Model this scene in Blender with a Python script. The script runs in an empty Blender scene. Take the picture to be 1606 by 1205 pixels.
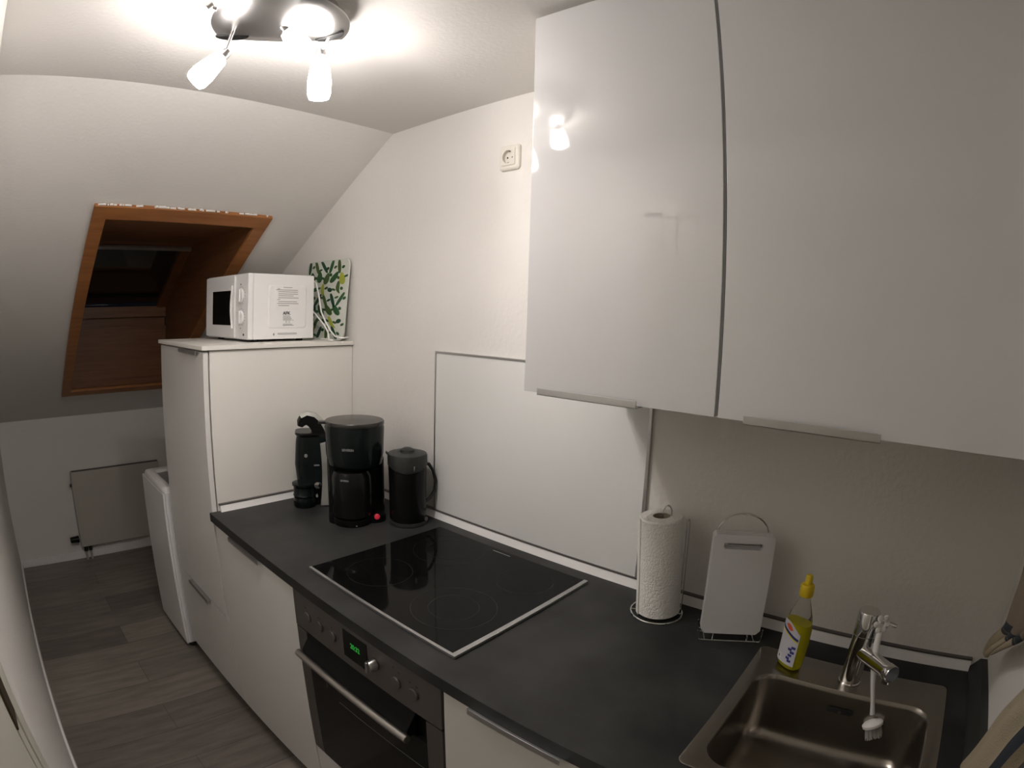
import bpy, bmesh, math, random
from mathutils import Vector, Matrix
rnd = random.Random(7)
SC = bpy.context.scene
COL = SC.collection
HB = 0.9036                      # height of the worktop above the floor; shapes below use z = 0 at the worktop
FL = -HB
PI = math.pi

# ------------------------------------------------------------------ materials
def mat(name, col, rough=.5, metal=0., spec=.5, coat=0., noise=None, bump=None, emit=None, trans=0., ior=1.45, alpha=1.):
    m = bpy.data.materials.new(name); m.use_nodes = True
    nt = m.node_tree; b = nt.nodes['Principled BSDF']
    c = (*col, 1)
    b.inputs['Base Color'].default_value = c
    b.inputs['Roughness'].default_value = rough
    b.inputs['Metallic'].default_value = metal
    b.inputs['Specular IOR Level'].default_value = spec
    b.inputs['Coat Weight'].default_value = coat
    b.inputs['IOR'].default_value = ior
    if coat: b.inputs['Coat Roughness'].default_value = .04
    b.inputs['Transmission Weight'].default_value = trans
    b.inputs['Alpha'].default_value = alpha
    tc = nt.nodes.new('ShaderNodeTexCoord')
    if noise:                      # (scale, col2, detail, stretch)
        sc, c2, det, st = noise
        mp = nt.nodes.new('ShaderNodeMapping'); mp.inputs['Scale'].default_value = st
        nt.links.new(tc.outputs['Object'], mp.inputs['Vector'])
        n = nt.nodes.new('ShaderNodeTexNoise'); n.inputs['Scale'].default_value = sc; n.inputs['Detail'].default_value = det
        nt.links.new(mp.outputs['Vector'], n.inputs['Vector'])
        r = nt.nodes.new('ShaderNodeValToRGB'); r.color_ramp.elements[0].position = .35; r.color_ramp.elements[1].position = .68
        r.color_ramp.elements[0].color = c; r.color_ramp.elements[1].color = (*c2, 1)
        nt.links.new(n.outputs['Fac'], r.inputs['Fac']); nt.links.new(r.outputs['Color'], b.inputs['Base Color'])
    if bump:                       # (scale, strength, distance)
        n = nt.nodes.new('ShaderNodeTexNoise'); n.inputs['Scale'].default_value = bump[0]; n.inputs['Detail'].default_value = 5
        nt.links.new(tc.outputs['Object'], n.inputs['Vector'])
        bp = nt.nodes.new('ShaderNodeBump'); bp.inputs['Strength'].default_value = bump[1]; bp.inputs['Distance'].default_value = bump[2]
        nt.links.new(n.outputs['Fac'], bp.inputs['Height']); nt.links.new(bp.outputs['Normal'], b.inputs['Normal'])
    if emit:
        b.inputs['Emission Color'].default_value = (*emit[0], 1); b.inputs['Emission Strength'].default_value = emit[1]
    return m

def srgb(r, g, b):
    f = lambda x: (x/255/12.92) if x/255 <= .04045 else ((x/255+.055)/1.055)**2.4
    return (f(r), f(g), f(b))

M = {}
M['wall'] = mat('wall_paint', (.74, .72, .69), .75, bump=(70, .3, .003))
M['ceil'] = mat('ceiling_plaster', (.74, .72, .69), .85, bump=(85, .25, .003))
M['front'] = mat('white_gloss_front', (.63, .63, .63), .35, spec=.08, coat=1.)
M['front'].node_tree.nodes['Principled BSDF'].inputs['Coat IOR'].default_value = 1.85
M['frontlow'] = mat('white_front', (.70, .69, .67), .32, coat=.2)
M['carcass'] = mat('white_carcass', (.76, .74, .69), .45)
M['edge'] = mat('grey_carcass_edge', (.28, .28, .28), .5)
M['trimw'] = mat('white_trim', (.82, .81, .8), .25)
M['seam'] = mat('grey_seal', (.10, .09, .085), .45)
M['panel'] = mat('light_grey_panel', (.73, .735, .72), .30)
M['top'] = mat('slate_worktop', (.019, .019, .019), .46, spec=.24, noise=(6, (.040, .040, .038), 8, (1, 1, 1)), bump=(160, .1, .001))
M['topedge'] = mat('slate_edge', (.02, .02, .019), .5)
M['steel'] = mat('brushed_steel', (.50, .48, .45), .28, 1., noise=(60, (.42, .40, .37), 3, (.5, 12, 12)))
M['sink'] = mat('sink_steel', (.32, .295, .26), .27, 1.)
M['ovensteel'] = mat('oven_steel', (.16, .148, .138), .38, .75)
M['alu'] = mat('aluminium', (.52, .52, .51), .32, .9)
M['chrome'] = mat('chrome', (.75, .75, .74), .07, 1.)
M['satin'] = mat('satin_nickel', (.42, .41, .40), .3, 1.)
M['glassblack'] = mat('black_glass', (.004, .004, .004), .05, spec=.13)
M['ring'] = mat('hob_ring_print', (.022, .022, .022), .2, spec=.2)
M['ovglass'] = mat('oven_glass', (.008, .009, .008), .10, spec=.25)
M['ovrecess'] = mat('oven_recess', (.004, .004, .004), .4, spec=.2)
M['blk'] = mat('black_plastic', (.006, .006, .006), .2, spec=.22)
M['blkmatt'] = mat('dark_grey_plastic', (.021, .022, .021), .42)
M['blkteal'] = mat('black_gloss_plastic', (.005, .008, .008), .12, spec=.28)
M['smoke'] = mat('smoked_lid_plastic', (.022, .020, .018), .25)
M['silver'] = mat('silver_plastic', (.40, .40, .37), .35, .3)
M['red'] = mat('red_switch', (.5, .02, .04), .3, emit=((1, .05, .1), .12))
M['green'] = mat('green_digits', (.0, .1, .02), .5, emit=((.06, 1, .10), .22))
M['print'] = mat('grey_print', (.22, .22, .22), .5)
M['printdk'] = mat('dark_print', (.05, .05, .05), .5)
M['white'] = mat('white_enamel', (.80, .80, .80), .28)
M['whitep'] = mat('white_plastic', (.76, .75, .73), .38)
M['sockp'] = mat('cream_plastic', (.72, .69, .62), .3)
M['hole'] = mat('dark_hole', (.01, .01, .01), .8)
M['paper'] = mat('kitchen_paper', (.80, .79, .76), .95, bump=(180, .9, .003))
M['card'] = mat('cardboard_core', (.30, .26, .2), .9)
M['board'] = mat('translucent_white_plastic', (.72, .71, .73), .4)
M['liquid'] = mat('yellow_liquid', (.78, .72, .02), .05, trans=.55, ior=1.33)
M['bottle'] = mat('clear_plastic', (.95, .95, .93), .05, trans=1., ior=1.08)
M['capy'] = mat('yellow_cap', (.72, .52, .015), .4)
M['label'] = mat('label_paper', (.62, .62, .68), .5)
M['labelblue'] = mat('label_blue', (.03, .04, .22), .5)
M['labelyel'] = mat('label_yellow', (.75, .65, .05), .5)
M['labelred'] = mat('label_red', (.75, .12, .06), .5)
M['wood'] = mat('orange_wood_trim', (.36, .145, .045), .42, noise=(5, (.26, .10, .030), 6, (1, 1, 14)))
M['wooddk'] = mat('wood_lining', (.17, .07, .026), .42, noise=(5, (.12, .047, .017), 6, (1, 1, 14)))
M['pane'] = mat('window_glass', (.9, .9, .9), .02, trans=1., ior=1.5)
M['blind'] = mat('black_blind', (.010, .010, .009), .8)
M['rad'] = mat('radiator_enamel', (.46, .44, .39), .4)
M['radgap'] = mat('radiator_grille', (.10, .09, .08), .6)
M['doorp'] = mat('door_lacquer', (.62, .60, .52), .35)
M['bronze'] = mat('dark_brass', (.10, .08, .05), .4, .8)
M['lidgrey'] = mat('grey_lid', (.25, .245, .24), .35)
M['bristle'] = mat('clear_bristles', (.42, .41, .38), .5)
M['shade'] = mat('lit_glass_shade', (.9, .9, .9), .4, emit=((1., .935, .90), 50.))
M['flake'] = mat('white_paint_flakes', (.75, .72, .68), .8)
for k, c in dict(g1=(.028, .10, .035), g2=(.014, .06, .032), g3=(.06, .11, .03), g4=(.36, .40, .05)).items():
    M[k] = mat('green_' + k, c, .35)
M['boardw'] = mat('white_glass_board', (.62, .64, .58), .3)

# towel: beige waffle with dark blue stripes
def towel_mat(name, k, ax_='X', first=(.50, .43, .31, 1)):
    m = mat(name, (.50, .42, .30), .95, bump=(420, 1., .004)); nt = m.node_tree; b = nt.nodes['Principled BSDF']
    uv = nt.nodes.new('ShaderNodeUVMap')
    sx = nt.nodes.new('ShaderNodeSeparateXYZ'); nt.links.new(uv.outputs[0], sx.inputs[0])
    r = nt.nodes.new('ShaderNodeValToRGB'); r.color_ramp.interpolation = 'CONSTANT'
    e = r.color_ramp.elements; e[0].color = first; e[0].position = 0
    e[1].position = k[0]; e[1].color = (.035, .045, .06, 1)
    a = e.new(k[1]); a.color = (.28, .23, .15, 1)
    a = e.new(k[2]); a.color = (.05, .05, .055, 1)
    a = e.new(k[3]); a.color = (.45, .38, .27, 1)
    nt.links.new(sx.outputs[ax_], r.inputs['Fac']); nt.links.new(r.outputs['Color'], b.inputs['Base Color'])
    return m
M['towel'] = towel_mat('beige_towel_weave', (.40, .62, .74, .86))
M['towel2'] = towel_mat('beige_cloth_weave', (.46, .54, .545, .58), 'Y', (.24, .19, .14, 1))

# floor laminate
def floor_mat():
    m = bpy.data.materials.new('grey_laminate'); m.use_nodes = True; nt = m.node_tree; b = nt.nodes['Principled BSDF']
    b.inputs['Roughness'].default_value = .45
    tc = nt.nodes.new('ShaderNodeTexCoord'); mp = nt.nodes.new('ShaderNodeMapping')
    mp.inputs['Rotation'].default_value = (0, 0, PI/2)
    mp.inputs['Location'].default_value = (.35, .05, 0)
    nt.links.new(tc.outputs['Object'], mp.inputs['Vector'])
    br = nt.nodes.new('ShaderNodeTexBrick'); br.offset = .37; br.squash = 1
    br.inputs['Scale'].default_value = 1; br.inputs['Brick Width'].default_value = 1.28; br.inputs['Row Height'].default_value = .192
    br.inputs['Mortar Size'].default_value = .0016; br.inputs['Mortar Smooth'].default_value = .3; br.inputs['Bias'].default_value = 0
    br.inputs['Color1'].default_value = (.145, .125, .108, 1); br.inputs['Color2'].default_value = (.25, .225, .19, 1)
    br.inputs['Mortar'].default_value = (.08, .07, .06, 1)
    nt.links.new(mp.outputs['Vector'], br.inputs['Vector'])
    m2 = nt.nodes.new('ShaderNodeMapping'); m2.inputs['Scale'].default_value = (9, 1.1, 1)
    nt.links.new(tc.outputs['Object'], m2.inputs['Vector'])
    n = nt.nodes.new('ShaderNodeTexNoise'); n.inputs['Scale'].default_value = 3.2; n.inputs['Detail'].default_value = 9; n.inputs['Roughness'].default_value = .62
    nt.links.new(m2.outputs['Vector'], n.inputs['Vector'])
    r = nt.nodes.new('ShaderNodeValToRGB'); r.color_ramp.elements[0].position = .32; r.color_ramp.elements[1].position = .7
    r.color_ramp.elements[0].color = (.66, .66, .66, 1); r.color_ramp.elements[1].color = (1.12, 1.12, 1.12, 1)
    nt.links.new(n.outputs['Fac'], r.inputs['Fac'])
    mx = nt.nodes.new('ShaderNodeMixRGB'); mx.blend_type = 'MULTIPLY'; mx.inputs['Fac'].default_value = 1
    nt.links.new(br.outputs['Color'], mx.inputs[1]); nt.links.new(r.outputs['Color'], mx.inputs[2])
    nt.links.new(mx.outputs['Color'], b.inputs['Base Color'])
    return m
M['floor'] = floor_mat()

# ------------------------------------------------------------------ mesh builder
class MB:
    def __init__(s, T=None):
        s.bm = bmesh.new(); s.mats = []; s.T = T or Matrix(); s.cur = 0; s.bv = False
    def m(s, name):
        if M[name] not in s.mats: s.mats.append(M[name])
        s.cur = s.mats.index(M[name]); return s
    def v(s, p): return s.bm.verts.new(s.T @ Vector(p))
    def f(s, vs):
        try: fc = s.bm.faces.new(vs)
        except ValueError: return None
        fc.material_index = s.cur; return fc
    def hexa(s, p, bev=0, seg=2):              # p: 4 bottom points, 4 top points
        v = [s.v(q) for q in p]; fs = []
        for q in ((3,2,1,0),(4,5,6,7),(0,1,5,4),(1,2,6,5),(2,3,7,6),(3,0,4,7)): fs.append(s.f([v[i] for i in q]))
        if bev:
            s.bv = True; es = {e for fc in fs for e in fc.edges}
            r = bmesh.ops.bevel(s.bm, geom=list(es), offset=bev, segments=seg, profile=.5, affect='EDGES', clamp_overlap=True)
            for fc in r['faces']: fc.material_index = s.cur
        return s
    def box(s, x0, x1, y0, y1, z0, z1, bev=0, seg=2):
        return s.hexa([(x0,y0,z0),(x1,y0,z0),(x1,y1,z0),(x0,y1,z0),(x0,y0,z1),(x1,y0,z1),(x1,y1,z1),(x0,y1,z1)], bev, seg)
    def rings(s, rings, capa=True, capb=True, closed=True):
        R = [[s.v(p) for p in r] for r in rings]; n = len(R[0])
        for a, b in zip(R, R[1:]):
            for i in range(n if closed else n-1): s.f([a[i], a[(i+1) % n], b[(i+1) % n], b[i]])
        if capa and closed: s.f(R[0][::-1])
        if capb and closed: s.f(R[-1])
        return R
    def lathe(s, c, prof, n=40, ax=(0,0,1), sx=1, sy=1, capa=True, capb=True):
        c = Vector(c); a = Vector(ax).normalized(); u = a.orthogonal().normalized()
        if abs(a.z) > .99: u = Vector((1,0,0))
        w = a.cross(u)
        s.rings([[c + a*z + u*(math.cos(2*PI*i/n)*r*sx) + w*(math.sin(2*PI*i/n)*r*sy) for i in range(n)] for r, z in prof], capa, capb)
        return s
    def cyl(s, p0, p1, r, r1=None, n=28, bev=0):
        p0, p1 = Vector(p0), Vector(p1); L = (p1-p0).length; r1 = r if r1 is None else r1
        pr = [(r-bev,0),(r,bev),(r1,L-bev),(r1-bev,L)] if bev else [(r,0),(r1,L)]
        return s.lathe(p0, pr, n, p1-p0)
    def tube(s, pts, r, n=10, closed=False):
        P = [Vector(p) for p in pts]; N = len(P); rs = r if isinstance(r, (list, tuple)) else [r]*N
        up = None; R = []
        for i in range(N):
            if closed: t = P[(i+1) % N]-P[i-1]
            else: t = P[min(i+1, N-1)]-P[max(i-1, 0)]
            t.normalize()
            if up is None: up = t.orthogonal().normalized()
            up = (up - t*up.dot(t)).normalized(); w = t.cross(up)
            R.append([P[i] + (up*math.cos(2*PI*k/n) + w*math.sin(2*PI*k/n))*rs[i] for k in range(n)])
        if closed: R.append(R[0]); s.rings(R, False, False)
        else: s.rings(R)
        return s
    def prism(s, pts, d, bev=0):               # polygon extruded by vector d
        d = Vector(d); a = [s.v(p) for p in pts]; b = [s.v(Vector(p)+d) for p in pts]; n = len(pts)
        fs = [s.f(a[::-1]), s.f(b)] + [s.f([a[i], a[(i+1) % n], b[(i+1) % n], b[i]]) for i in range(n)]
        if bev:
            s.bv = True; es = {e for fc in fs[:2] for e in fc.edges}
            r = bmesh.ops.bevel(s.bm, geom=list(es), offset=bev, segments=2, profile=.5, affect='EDGES', clamp_overlap=True)
            for fc in r['faces']: fc.material_index = s.cur
        return s
    def build(s, name, parent=None, org=None, sharp=38):
        bm = s.bm
        bmesh.ops.recalc_face_normals(bm, faces=bm.faces)
        if parent is not None:
            top = parent
            org = Vector(top['_org'])
        elif org is None:
            xs = [v.co for v in bm.verts]
            org = Vector(((min(v.x for v in xs)+max(v.x for v in xs))/2, (min(v.y for v in xs)+max(v.y for v in xs))/2, min(v.z for v in xs)))
        org = Vector(org)
        for v in bm.verts: v.co -= org
        lim = math.radians(sharp)
        for fc in bm.faces: fc.smooth = True
        for e in bm.edges:
            if len(e.link_faces) == 2: e.smooth = e.calc_face_angle(0) < lim
        me = bpy.data.meshes.new(name); bm.to_mesh(me); bm.free()
        for mm in s.mats: me.materials.append(mm)
        o = bpy.data.objects.new(name, me); COL.objects.link(o)
        if parent is not None: o.parent = parent
        else: o.location = org + Vector((0, 0, HB))
        if s.bv:
            wn = o.modifiers.new('weighted_normals', 'WEIGHTED_NORMAL'); wn.keep_sharp = True; wn.weight = 50
        o['_org'] = tuple(org)
        return o

def B(mname, T=None): return MB(T).m(mname)
def root(name, loc, label, cat, group=None, kind=None):
    o = bpy.data.objects.new(name, None); COL.objects.link(o); o.empty_display_size = .05
    o.location = Vector(loc) + Vector((0, 0, HB)); o['_org'] = tuple(loc)
    if label: o['label'] = label
    if cat: o['category'] = cat
    if group: o['group'] = group
    if kind: o['kind'] = kind
    return o
def tag(o, label, cat, group=None):
    o['label'] = label; o['category'] = cat
    if group: o['group'] = group
    return o
def struct(o): o['kind'] = 'structure'; return o
def rrect(x0, x1, y0, y1, r, z, n=8):
    pts = []
    for cx, cy, a in ((x1-r, y1-r, 0), (x0+r, y1-r, 90), (x0+r, y0+r, 180), (x1-r, y0+r, 270)):
        for i in range(n+1):
            t = math.radians(a+90*i/n); pts.append((cx+r*math.cos(t), cy+r*math.sin(t), z))
    return pts
def frame(c, fx, fy, tilt=0):
    """local x = right, y = depth away from the front, z up; front looks along (fx, fy)"""
    f = Vector((fx, fy, 0)).normalized(); r = Vector((-f.y, f.x, 0)); u = Vector((0,0,1))
    R = Matrix((( r.x, -f.x, 0, c[0]), (r.y, -f.y, 0, c[1]), (0, 0, 1, c[2]), (0,0,0,1)))
    return R
def text(name, s, size, mname, parent, loc, xdir, udir, depth=.0004, bold=0.0, align='LEFT', sx=1.):
    cu = bpy.data.curves.new('tmp', 'FONT'); cu.body = s; cu.size = size; cu.extrude = depth; cu.offset = bold; cu.align_x = align
    to = bpy.data.objects.new('tmp', cu); COL.objects.link(to)
    bpy.context.view_layer.update()
    me = bpy.data.meshes.new_from_object(to.evaluated_get(bpy.context.evaluated_depsgraph_get()))
    bpy.data.objects.remove(to); bpy.data.curves.remove(cu)
    x = Vector(xdir).normalized(); u = Vector(udir).normalized(); n = x.cross(u)
    me.transform(Matrix(((x.x*sx, u.x, n.x, loc[0]), (x.y*sx, u.y, n.y, loc[1]), (x.z*sx, u.z, n.z, loc[2]), (0,0,0,1))))
    me.name = name; me.materials.clear(); me.materials.append(M[mname])
    org = Vector(parent['_org'])
    for v in me.vertices: v.co -= org
    o = bpy.data.objects.new(name, me); COL.objects.link(o); o.parent = parent; o['_org'] = tuple(org)
    return o

# ------------------------------------------------------------------ the room
XS, HC, XK, HK, WY, XR = .2143, 1.3763, -2.0539, .0591, -1.4492, 2.247
slope = lambda x: HC - (XS-x)*(HC-HK)/(XS-XK)
struct(B('floor').box(XK-.1, XR+.1, WY-.1, .1, FL-.05, FL).build('floor', org=(0,0,FL)))
prof = [(XK, FL), (XR, FL), (XR, HC), (XS, HC), (XK, HK)]
struct(B('wall').prism([(x,0,z) for x, z in prof], (0,.1,0)).build('wall_right', org=(0,0,FL)))
struct(B('wall').prism([(x,WY-.1,z) for x, z in prof], (0,.1,0)).build('wall_left', org=(0,WY,FL)))
struct(B('wall').box(XK-.1, XK, WY-.1, .1, FL, HK).build('wall_far'))
struct(B('wall').box(XR, XR+.1, WY-.1, .1, FL, HC).build('wall_near'))
struct(B('ceil').box(XS, XR+.1, WY-.1, .1, HC, HC+.1).build('ceiling'))
# sloping ceiling with the roof window opening
WA, WB, WL, WR = (-.33, 1.060), (-1.695, .267), -.932, -.296
mb = B('ceil'); up = Vector((-.502, 0, .865))*.05
def sl(xa, xb, y0, y1):
    mb.prism([(xa, y0, slope(xa)), (xb, y0, slope(xb)), (xb, y1, slope(xb)), (xa, y1, slope(xa))], up)
sl(XS+.02, WA[0], WY-.1, .1); sl(WB[0], XK-.1, WY-.1, .1); sl(WA[0], WB[0], WY-.1, WL); sl(WA[0], WB[0], WR, .1)
struct(mb.build('ceiling', org=(XS, 0, HC)))

# roof window
win = root('window_1', (-1.0, -.61, .66), None, None, kind='structure')
P = (-1.14, 1.060); Q = (-1.695, .735)
dn = Vector((.502, 0, -.865))            # into the room
cs = B('wood')
def casing(a, b, y0, y1):                # a, b: x positions on the slope
    pa, pb = Vector((a, 0, slope(a))), Vector((b, 0, slope(b)))
    q = [Vector((p.x, y, p.z)) for p, y in ((pa, y0), (pb, y0), (pb, y1), (pa, y1))]
    cs.hexa([tuple(p) for p in q] + [tuple(p+dn*.016) for p in q], .002)
casing(-.272, -.335, -.988, -.241); casing(-1.690, -1.745, -.988, -.241)
casing(-.335, -1.690, -.988, -.930); casing(-.335, -1.690, -.298, -.241)
struct(cs.build('window_casing', win))
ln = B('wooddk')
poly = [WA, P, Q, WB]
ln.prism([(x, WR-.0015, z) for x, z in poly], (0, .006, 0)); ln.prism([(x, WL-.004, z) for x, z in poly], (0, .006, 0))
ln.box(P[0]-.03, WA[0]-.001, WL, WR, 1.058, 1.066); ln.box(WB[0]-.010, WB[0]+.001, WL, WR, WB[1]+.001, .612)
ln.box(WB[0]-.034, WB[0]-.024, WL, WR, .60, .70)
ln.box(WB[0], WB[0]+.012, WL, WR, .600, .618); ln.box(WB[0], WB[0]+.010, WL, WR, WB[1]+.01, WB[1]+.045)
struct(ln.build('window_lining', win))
gd = Vector((Q[0]-P[0], 0, Q[1]-P[1])).normalized(); gn = Vector((-gd.z, 0, gd.x))
if gn.z < 0: gn = -gn                     # outward
gl = (Vector((Q[0], 0, Q[1]))-Vector((P[0], 0, P[1]))).length
def gpt(t, y, d): 
    v = Vector((P[0], 0, P[1])) + gd*t + gn*d; return (v.x, y, v.z)
def gbox(b, t0, t1, y0, y1, d0, d1, bev=0):
    b.hexa([gpt(t0,y0,d0), gpt(t1,y0,d0), gpt(t1,y1,d0), gpt(t0,y1,d0), gpt(t0,y0,d1), gpt(t1,y0,d1), gpt(t1,y1,d1), gpt(t0,y1,d1)], bev)
sh = B('wooddk'); gbox(sh, -.03, .03, WL, WR, -.01, .05); sh.box(Q[0]-.022, Q[0]+.006, WL, WR, .672, .737, .003)
gbox(sh, .02, gl-.002, WL, WL+.05, -.01, .05, .004); gbox(sh, .02, gl-.002, WR-.062, WR-.002, -.01, .05, .004)
struct(sh.build('window_sash', win))
pn = B('pane'); gbox(pn, .02, gl-.004, WL+.04, WR-.05, .012, .018); struct(pn.build('window_pane', win))
bl = B('blind'); gbox(bl, .0, gl-.004, WL+.03, WR-.04, .032, .036); struct(bl.build('window_blind', win))
rl = B('alu'); gbox(rl, .012, .036, WL+.01, WR-.012, -.028, -.012, .003); struct(rl.build('window_rail', win))
fk = B('flake')
for i in range(46):
    y = rnd.uniform(-.98, -.25); w = rnd.uniform(.003, .012); h = rnd.uniform(.001, .005)
    x = -.270+rnd.uniform(-.001, .001); v = Vector((x, y, slope(x))) + dn*.004
    fk.hexa([(v.x, y-w, v.z), (v.x+h, y-w*.6, v.z+h*.5), (v.x+h, y+w*.8, v.z+h*.5), (v.x, y+w, v.z)] + [tuple(Vector(q)+dn*.008) for q in ((v.x, y-w, v.z), (v.x+h, y-w*.6, v.z+h*.5), (v.x+h, y+w*.8, v.z+h*.5), (v.x, y+w, v.z))])
struct(fk.build('window_paint_edge', win))

# baseboards and the door in the left wall
struct(B('trimw').box(XK, XK+.012, WY, 0, FL, FL+.05, .002).build('baseboard_far'))
struct(B('trimw').box(XK+.012, .885, WY, WY+.012, FL, FL+.05, .002).build('baseboard_left'))
dr = root('door_1', (1.45, WY, FL), None, None, kind='structure')
d = B('doorp'); d.box(.886, .968, WY, WY+.012, FL, 1.12, .003); d.box(.968, 1.022, WY, WY+.007, FL, 1.10, .002)
d.box(.886, 2.10, WY, WY+.012, 1.10, 1.17, .003); d.box(2.02, 2.10, WY, WY+.012, FL, 1.12, .003)
struct(d.build('door_frame', dr))
struct(B('doorp').box(1.034, 1.99, WY, WY+.006, FL+.008, 1.09, .002).build('door_leaf', dr))
struct(B('bronze').box(.946, 1.030, WY+.005, WY+.011, .052, .20, .002).build('strike_plate', dr))

# ------------------------------------------------------------------ trims along the worktop
t = B('trimw'); t.prism([(.021, 0, 0), (.021, -.018, 0), (.021, -.016, .006), (.021, -.010, .025), (.021, 0, .025)], (XR-.045-.021, 0, 0))
struct(t.build('trim_1'))
struct(B('seam').box(.021, XR-.044, -.012, 0, .0252, .0295).build('trim_2'))
t = B('trimw'); t.prism([(0.001, -.594, 0), (.019, -.594, 0), (.016, -.594, .008), (.011, -.594, .024), (0.001, -.594, .024)], (0, .594-.0, 0))
struct(t.build('trim_3')); struct(B('seam').box(0.001, .013, -.598, 0, .0242, .0285).build('trim_4'))
t = B('blkmatt'); t.prism([(XR, 0, 0), (XR-.044, 0, 0), (XR-.042, 0, .006), (XR-.020, 0, .0285), (XR, 0, .0285)], (0, -.634, 0))
struct(t.build('trim_5'))

# ------------------------------------------------------------------ kitchen units
def handle(parent, x0, x1, y, z, up=True, name='handle'):
    """thin aluminium edge pull hooked over a door edge"""
    b = B('alu'); s_ = 1 if up else -1
    b.box(x0, x1, y-.016, y+.012, min(z, z+.002*s_), max(z, z+.002*s_), .0007)
    b.box(x0, x1, y-.016, y-.0135, min(z+.002*s_, z-.012*s_), max(z+.002*s_, z-.012*s_), .0007)
    return b.build(name, parent)
DF = -.624                                # plane of the door fronts
def carcass(parent, x0, x1, z0, z1, back=-.02, front=-.604, top=False):
    b = B('carcass'); t_ = .016
    b.box(x0, x0+t_, front, back, z0, z1); b.box(x1-t_, x1, front, back, z0, z1)
    b.box(x0+t_, x1-t_, front, back, z0, z0+t_); b.box(x0+t_, x1-t_, back-.006, back, z0+t_, z1)
    if top: b.box(x0+t_, x1-t_, front, back, z1-t_, z1)
    return b.build('carcass', parent)
ZB = -.823                                # lower edge of the fronts
def plinth(parent, x0, x1): return B('carcass').box(x0, x1, -.565, -.549, FL, ZB-.008).build('plinth', parent)

# tall cabinet
tc = root('tall_cabinet', (-.28, -.3, FL), 'tall white cabinet with two stacked doors, carrying the microwave', 'cabinet')
tb = B('carcass'); tb.box(-.574, -.558, -.600, -.01, FL+.07, .566); tb.box(-.016, 0, -.600, -.002, ZB+.0, .566)
tb.box(-.558, -.016, -.600, -.01, ZB, ZB+.016); tb.box(-.558, -.016, -.016, -.01, ZB, .566); tb.box(-.558, -.016, -.6, -.01, .55, .566)
tb.build('carcass', tc); plinth(tc, -.57, .0)
B('carcass').box(-.592, .011, -.632, -.002, .5695, .5845, .0012).build('top_panel', tc)
B('seam').box(-.57, -.004, -.60, -.01, .566, .5695).build('shadow_gap', tc)
dd = B('frontlow').box(-.574, -.001, DF, DF+.019, -.426, .563, .0015).build('door', tc); handle(dd, -.254, -.042, DF, .5635)
dd = B('frontlow').box(-.574, .016, DF, DF+.019, ZB, -.431, .0015).build('door', tc); handle(dd, -.399, -.167, DF, -.4305)

def base_unit(x0, x1, label, hx0=None, hx1=None, fill=0):
    r = root('base_cabinet', ((x0+x1)/2, -.3, FL), label, 'cabinet')
    carcass(r, x0+fill, x1-.001, ZB, -.034); plinth(r, x0, x1)
    dd = B('frontlow').box(x0+.0015, x1-.002, DF, DF+.019, ZB, -.034, .0015).build('door', r)
    if hx0: handle(dd, hx0, hx1, DF, -.0335)
    return r
base_unit(.019, .606, 'white base cabinet with one wide door, between tall cabinet and oven', .176, .408)
base_unit(1.2095, 1.608, 'narrow white base cabinet right of the oven, long metal edge handle', 1.292, 1.512)
base_unit(1.609, 2.209, 'white base cabinet beneath the steel sink', 1.70, 1.92)
r = root('base_cabinet', (.908, -.3, FL), 'white front panel underneath the oven', 'cabinet')
B('carcass').box(.609, 1.207, -.604, -.02, ZB, -.64).build('carcass', r); plinth(r, .607, 1.209)
B('frontlow').box(.6085, 1.2075, DF, DF+.019, ZB, -.627, .0015).build('front_panel', r)

# worktop with the sink cut-out
SX0, SX1, SY0, SY1 = 1.7, 2.13, -.545, -.115
wt = B('top'); w0, w1, D_, tw = .0, XR, -.6348, -.0305
def slab(x0, x1, y0, y1): wt.box(x0, x1, y0, y1, tw, 0)
slab(w0, SX0, D_, 0); slab(SX1, w1, D_, 0); slab(SX0, SX1, D_, SY0); slab(SX0, SX1, SY1, 0)
bmesh.ops.remove_doubles(wt.bm, verts=wt.bm.verts, dist=1e-5)
wo = wt.build('worktop', org=(1.1, -.31, tw)); tag(wo, 'long dark slate-look worktop running from the tall cabinet to the end wall', 'worktop')

# ------------------------------------------------------------------ hob
hb = root('ceramic_hob', (.895, -.32, 0), 'black glass ceramic hob with bright steel side strips, let into the worktop', 'hob')
B('glassblack').box(.606, 1.1725, -.5595, -.070, .0005, .0065, .001).build('glass', hb)
s_ = B('alu'); s_.box(.606, 1.186, -.5680, -.5600, .0004, .008, .001); s_.box(1.173, 1.186, -.5600, -.069, .0004, .008, .001)
s_.build('frame', hb)
def zone(cx, cy, rs):
    b = B('ring')
    for r_ in rs:
        n = 72; R = []
        for rr, z in ((r_-.0007, .0066), (r_+.0007, .0066), (r_+.0007, .00675), (r_-.0007, .00675)):
            R.append([(cx+rr*math.cos(2*PI*i/n), cy+rr*math.sin(2*PI*i/n), z) for i in range(n)])
        b.rings(R+[R[0]], False, False)
    b.build('cooking_zone', hb)
zone(1.030, -.418, (.105, .062)); zone(.750, -.428, (.090,)); zone(1.060, -.185, (.076,)); zone(.765, -.180, (.108, .07))
B('print').box(.858, .925, -.0895, -.0865, .0066, .0068).build('hob_print', hb)

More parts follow.
